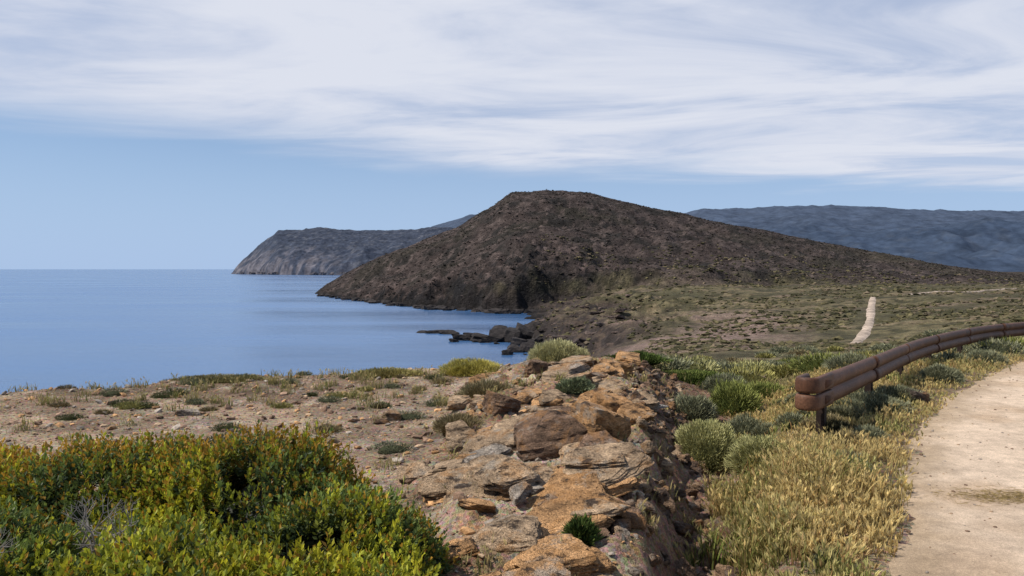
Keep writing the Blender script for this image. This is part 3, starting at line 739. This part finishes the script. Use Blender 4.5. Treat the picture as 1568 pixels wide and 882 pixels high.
def twigs(segs,c):
    Vs=[];Fs=[];o=0
    for p,q,ra,rb in segs:
        p=np.array(p);q=np.array(q);d=unit(q-p);s=unit(np.cross(d,[.3,.2,1]));t=np.cross(d,s)
        for e,rd_ in ((p,ra),(q,rb)):
            for a in range(5):
                an=a*2*np.pi/5;Vs.append(e+(s*math.cos(an)+t*math.sin(an))*rd_)
        for a in range(5):
            b=(a+1)%5;Fs+=[(o+a,o+b,o+5+b),(o+a,o+5+b,o+5+a)]
        o+=10
    return np.array(Vs),np.array(Fs),np.tile(np.array(c),(len(Vs),1))
seg=[]
def branch(p,d,L,ra,dep):
    q=p+d*L;seg.append((p,q,ra,ra*.65))
    if dep==0: return
    for _ in range(r.integers(2,4)):
        nd=unit(d+r.normal(size=3)*.5);branch(q,nd,L*.7,ra*.6,dep-1)
for (x,y,z) in ((-1.75,3.3,18.80),(-1.6,3.25,18.82),(-1.85,3.35,18.8),(-2.15,2.9,18.82),(-2.4,3.2,18.82),(-2.05,3.0,18.82),(-1.7,3.2,18.82)):
    for _ in range(3): branch(np.array([x,y,z]),unit(np.array([r.normal()*.7,-.3+r.normal()*.3,.8])),.10,.005,3)
parts.append(twigs(seg,(.34,.30,.26)));parts.append(lf)
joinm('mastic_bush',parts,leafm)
# ------------------------------------------------------------------ guardrail
gr_=bpy.data.objects.new('guardrail',None);scene.collection.objects.link(gr_)
m,t_=newmat('brown_stained_rail')
co=t_.n('ShaderNodeTexCoord').outputs['Object']
f=t_.noise(co,3.,4,.6);c=t_.ramp(f,[(.3,(.055,.024,.013)),(.55,(.105,.046,.024)),(.75,(.16,.075,.040))])
f2=t_.noise(co,45,4,.7);c=t_.mix(1.0,c,t_.ramp(f2,[(.3,g3(.6)),(.5,g3(1)),(.7,g3(1.3))]),'MULTIPLY')
b=t_.n('ShaderNodeBump',{'Height':f2,'Distance':.003})
p=t_.n('ShaderNodeBsdfPrincipled',{'Base Color':c,'Roughness':.55,'Specular IOR Level':.25,'Normal':b.outputs[0]})
t_.n('ShaderNodeOutputMaterial',{'Surface':p.outputs[0]});rail_mat=m
post_mat=surf_mat('dark_post',((8,.3),),((40,.004),),base=(.03,.018,.014),rough=.7)
RP=catmull([(2.72,7.35),(3.1,7.85),(4.6,10),(6.0,12),(7.4,13.8),(8.9,15.5),(10.4,17),(12.2,18.4),(14.4,19.8),(17.5,21.4),(21.5,23.2),(26,25)],.12)
dd=np.gradient(RP,axis=0);dd/=np.linalg.norm(dd,axis=1)[:,None];nn_=np.stack([dd[:,1],-dd[:,0]],1)
arc=np.concatenate([[0],np.cumsum(np.linalg.norm(np.diff(RP,axis=0),axis=1))])
gz=H(RP[:,0],RP[:,1])
top=np.interp(arc,[0,3,5.5,8,14,30],[18.985,18.93,18.89,18.86,18.80,18.82])
top=np.convolve(np.pad(top,8,'edge'),np.ones(17)/17,'valid')
# corrugated W-beam cross-section (outward offset, height) swept along the rail
def wprofile():
    hh=np.linspace(-.155,.155,25)
    o=.048*np.abs(np.sin((hh+.155)/.31*2*math.pi))**.55
    out=[(a+.010,b) for a,b in zip(o,hh)]
    inn=[(a-.010,b) for a,b in zip(o[::-1],hh[::-1])]
    return out+inn
def sweep(name,P,zc,off,a0,a1,mat,scl=1.0,ends=True):
    sel=np.where((arc>=a0)&(arc<=a1))[0]
    if len(sel)<2: return
    S=[];K=len(P)
    for s in sel:
        ctr=np.array([RP[s,0]+nn_[s,0]*off,RP[s,1]+nn_[s,1]*off,top[s]+zc])
        for a,b_ in P: S.append(ctr+np.array([nn_[s,0]*a*scl,nn_[s,1]*a*scl,b_*scl]))
    V=np.array(S);R_=len(sel);i=np.arange(R_*K).reshape(R_,K);j=np.roll(i,-1,1)
    F=np.stack([i[:-1],j[:-1],j[1:],i[1:]],-1).reshape(-1,4)
    ob=mk(name,V,F,mat,None,True,gr_)
    bm=bmesh.new();bm.from_mesh(ob.data);bm.verts.ensure_lookup_table()
    for row,flip in ((0,True),(R_-1,False)):
        h=K//2
        for q in range(h-1):
            a,b2,c2,d2=i[row][q],i[row][q+1],i[row][K-2-q],i[row][K-1-q]
            if len({a,b2,c2,d2})==4:
                try: bm.faces.new([bm.verts[z] for z in ((a,d2,c2,b2) if flip else (a,b2,c2,d2))])
                except ValueError: pass
    for f_ in bm.faces: f_.smooth=True
    bm.to_mesh(ob.data);bm.free()
def rr_prof(rw,rh,K=16,pw=.5):
    P=[]
    for a in range(K):
        an=a*2*math.pi/K+1e-4;ca,sa=math.cos(an),math.sin(an)
        P.append((math.copysign(abs(ca)**pw,ca)*rw,math.copysign(abs(sa)**pw,sa)*rh))
    return P
WP=wprofile()
edges=[.30]+list(np.arange(2.9,arc[-1],2.45))+[arc[-1]]
for k in range(len(edges)-1):
    sweep(f'corrugated_beam_{k+1}',WP,-.165,.05+(.006 if k%2 else 0.),edges[k],edges[k+1]+.12,rail_mat)
    a=edges[k]
    if k: 
        sweep(f'joint_sleeve_{k}',WP,-.165,.058+(.006 if k%2 else 0.),a-.04,a+.28,rail_mat,1.02)
# rounded terminal: closed wrap joining the front beam to a short return beam
def terminal(zc,nm):
    K=18;arcs=np.linspace(math.pi/2,3*math.pi/2,11)
    o=RP[3];dv=dd[3];nv=nn_[3];rows=[]
    cen=o-nv*.02;Rr=.085
    path=[(o+dv*.45+nv*(Rr-.02)),(o+dv*.2+nv*(Rr-.02))]+[cen+dv*(math.cos(a)*Rr*.9)+nv*(math.sin(a)*Rr) for a in arcs]+[(o+dv*.25-nv*(Rr+.02))]
    path=np.array(path);S=[]
    for q in range(len(path)):
        a=path[max(q-1,0)];b=path[min(q+1,len(path)-1)];tg=unit(b-a);pn=np.array([tg[1],-tg[0]])
        for w_,h_ in rr_prof(.032,.076,K,.6):
            S.append([path[q,0]+pn[0]*w_,path[q,1]+pn[1]*w_,top[3]+zc+h_])
    V=np.array(S);R_=len(path);i=np.arange(R_*K).reshape(R_,K);j=np.roll(i,-1,1)
    ob=mk(nm,V,np.stack([i[:-1],j[:-1],j[1:],i[1:]],-1).reshape(-1,4),rail_mat,None,True,gr_)
    bm=bmesh.new();bm.from_mesh(ob.data);bm.verts.ensure_lookup_table()
    bm.faces.new([bm.verts[z] for z in i[0][::-1]]);bm.faces.new([bm.verts[z] for z in i[-1]])
    bmesh.ops.recalc_face_normals(bm,faces=bm.faces[:]);bm.to_mesh(ob.data);bm.free()
terminal(-.083,'upper_terminal');terminal(-.247,'lower_terminal')
pa=.62;k=0
while pa<arc[-1]:
    s=int(np.argmin(abs(arc-pa)));x,y=RP[s]-nn_[s]*.005;zt=top[s]-.07
    bm=bmesh.new();bmesh.ops.create_cube(bm,size=1)
    for v in bm.verts:
        v.co.x*=.10;v.co.y*=.08;v.co.z=(v.co.z+.5)*(zt-gz[s]+.35)
    bmesh.ops.bevel(bm,geom=bm.edges[:],offset=.008,segments=2,affect='EDGES')
    me=bpy.data.meshes.new('post');bm.to_mesh(me);bm.free();me.materials.append(post_mat)
    ob=bpy.data.objects.new(f'post_{k+1}',me);scene.collection.objects.link(ob);ob.parent=gr_
    ob.location=(x,y,gz[s]-.35);ob.rotation_euler=(0,0,math.atan2(dd[s,1],dd[s,0]))
    pa+=2.35;k+=1
# ------------------------------------------------------------------ light
el=math.radians(52);sd=np.array([-.93,-.1]);sd/=np.linalg.norm(sd)
az=math.atan2(sd[0],sd[1])
L=bpy.data.lights.new('sun','SUN');L.energy=4.9;L.angle=math.radians(.5);L.color=(1,.94,.85)
lo=bpy.data.objects.new('sun',L);scene.collection.objects.link(lo)
from mathutils import Vector
sv=Vector((sd[0]*math.cos(el),sd[1]*math.cos(el),math.sin(el)))
lo.rotation_euler=sv.to_track_quat('Z','Y').to_euler();lo.location=(0,0,60)
w=bpy.data.worlds.new('World');scene.world=w;w.use_nodes=True;t_=NT(w.node_tree)
sky=t_.n('ShaderNodeTexSky',sky_type='NISHITA');sky.sun_disc=False;sky.sun_elevation=el;sky.sun_rotation=az
sky.altitude=0;sky.air_density=1.0;sky.dust_density=.3;sky.ozone_density=3.0
gen=t_.n('ShaderNodeTexCoord').outputs['Generated']
sp=t_.n('ShaderNodeSeparateXYZ',{0:gen})
hzf=t_.n('ShaderNodeMapRange',{'Value':sp.outputs[2],1:0.0,2:.26,3:1.0,4:0.0},interpolation_type='SMOOTHSTEP').outputs[0]
skyc=t_.mix(t_.math('MULTIPLY',hzf,.9),sky.outputs[0],(5.0,6.5,8.6))
skyc=t_.mix(.30,skyc,(1.7,3.3,7.0))
z=t_.math('MAXIMUM',sp.outputs[2],.02)
px=t_.math('DIVIDE',sp.outputs[0],z);py=t_.math('DIVIDE',sp.outputs[1],z)
E_=t_.math('ADD',t_.math('MULTIPLY',px,.65),8.3);E_=t_.math('SUBTRACT',E_,t_.math('MULTIPLY',t_.math('ABSOLUTE',px),.45))
cv=t_.n('ShaderNodeCombineXYZ',{0:px,1:py,2:0.0}).outputs[0]
mp1=t_.n('ShaderNodeMapping',{'Vector':cv,'Scale':(.26,.36,1),'Rotation':(0,0,.35),'Location':(1.3,.4,0)}).outputs[0]
n1=t_.noise(mp1,1.0,7,.58,.5)
mp2=t_.n('ShaderNodeMapping',{'Vector':cv,'Scale':(.5,.75,1),'Rotation':(0,0,.6),'Location':(5.3,2.4,0)}).outputs[0]
n2=t_.noise(mp2,1.0,7,.58,.7)
mk_=t_.math('ADD',t_.math('SUBTRACT',E_,py),t_.math('MULTIPLY',t_.math('SUBTRACT',n1,.5),7.0))
mk_=t_.n('ShaderNodeMapRange',{'Value':mk_,1:-1.3,2:1.9},interpolation_type='SMOOTHSTEP').outputs[0]
th=t_.n('ShaderNodeMapRange',{'Value':n2,1:.28,2:.55,3:.60,4:1.0},interpolation_type='SMOOTHSTEP').outputs[0]
cov=t_.math('MULTIPLY',t_.math('MULTIPLY',mk_,th),.96)
# the cloud bank lies ahead over the bay; unseen cover overhead and behind is thinned to cut ambient light
ahead=t_.n('ShaderNodeMapRange',{'Value':py,1:-.5,2:1.6,3:.25,4:1.0},interpolation_type='SMOOTHSTEP').outputs[0]
cov=t_.math('MULTIPLY',cov,ahead)
ccol=t_.mix(t_.n('ShaderNodeMapRange',{'Value':n2,1:.36,2:.60}).outputs[0],(5.7,6.3,7.8),(7.4,7.7,8.6))
out=t_.mix(cov,skyc,ccol)
bg=t_.n('ShaderNodeBackground',{'Color':out,'Strength':.1});t_.n('ShaderNodeOutputWorld',{'Surface':bg.outputs[0]})
# ------------------------------------------------------------------ camera
cam=bpy.data.cameras.new('camera');cam.lens=27.7;cam.sensor_width=36;cam.clip_start=.05;cam.clip_end=100000
co_=bpy.data.objects.new('camera',cam);scene.collection.objects.link(co_);co_.location=(0,0,20)
co_.rotation_euler=(math.radians(90-1.38),0,0);scene.camera=co_
scene.view_settings.view_transform='Standard';scene.view_settings.look='None';scene.view_settings.exposure=0
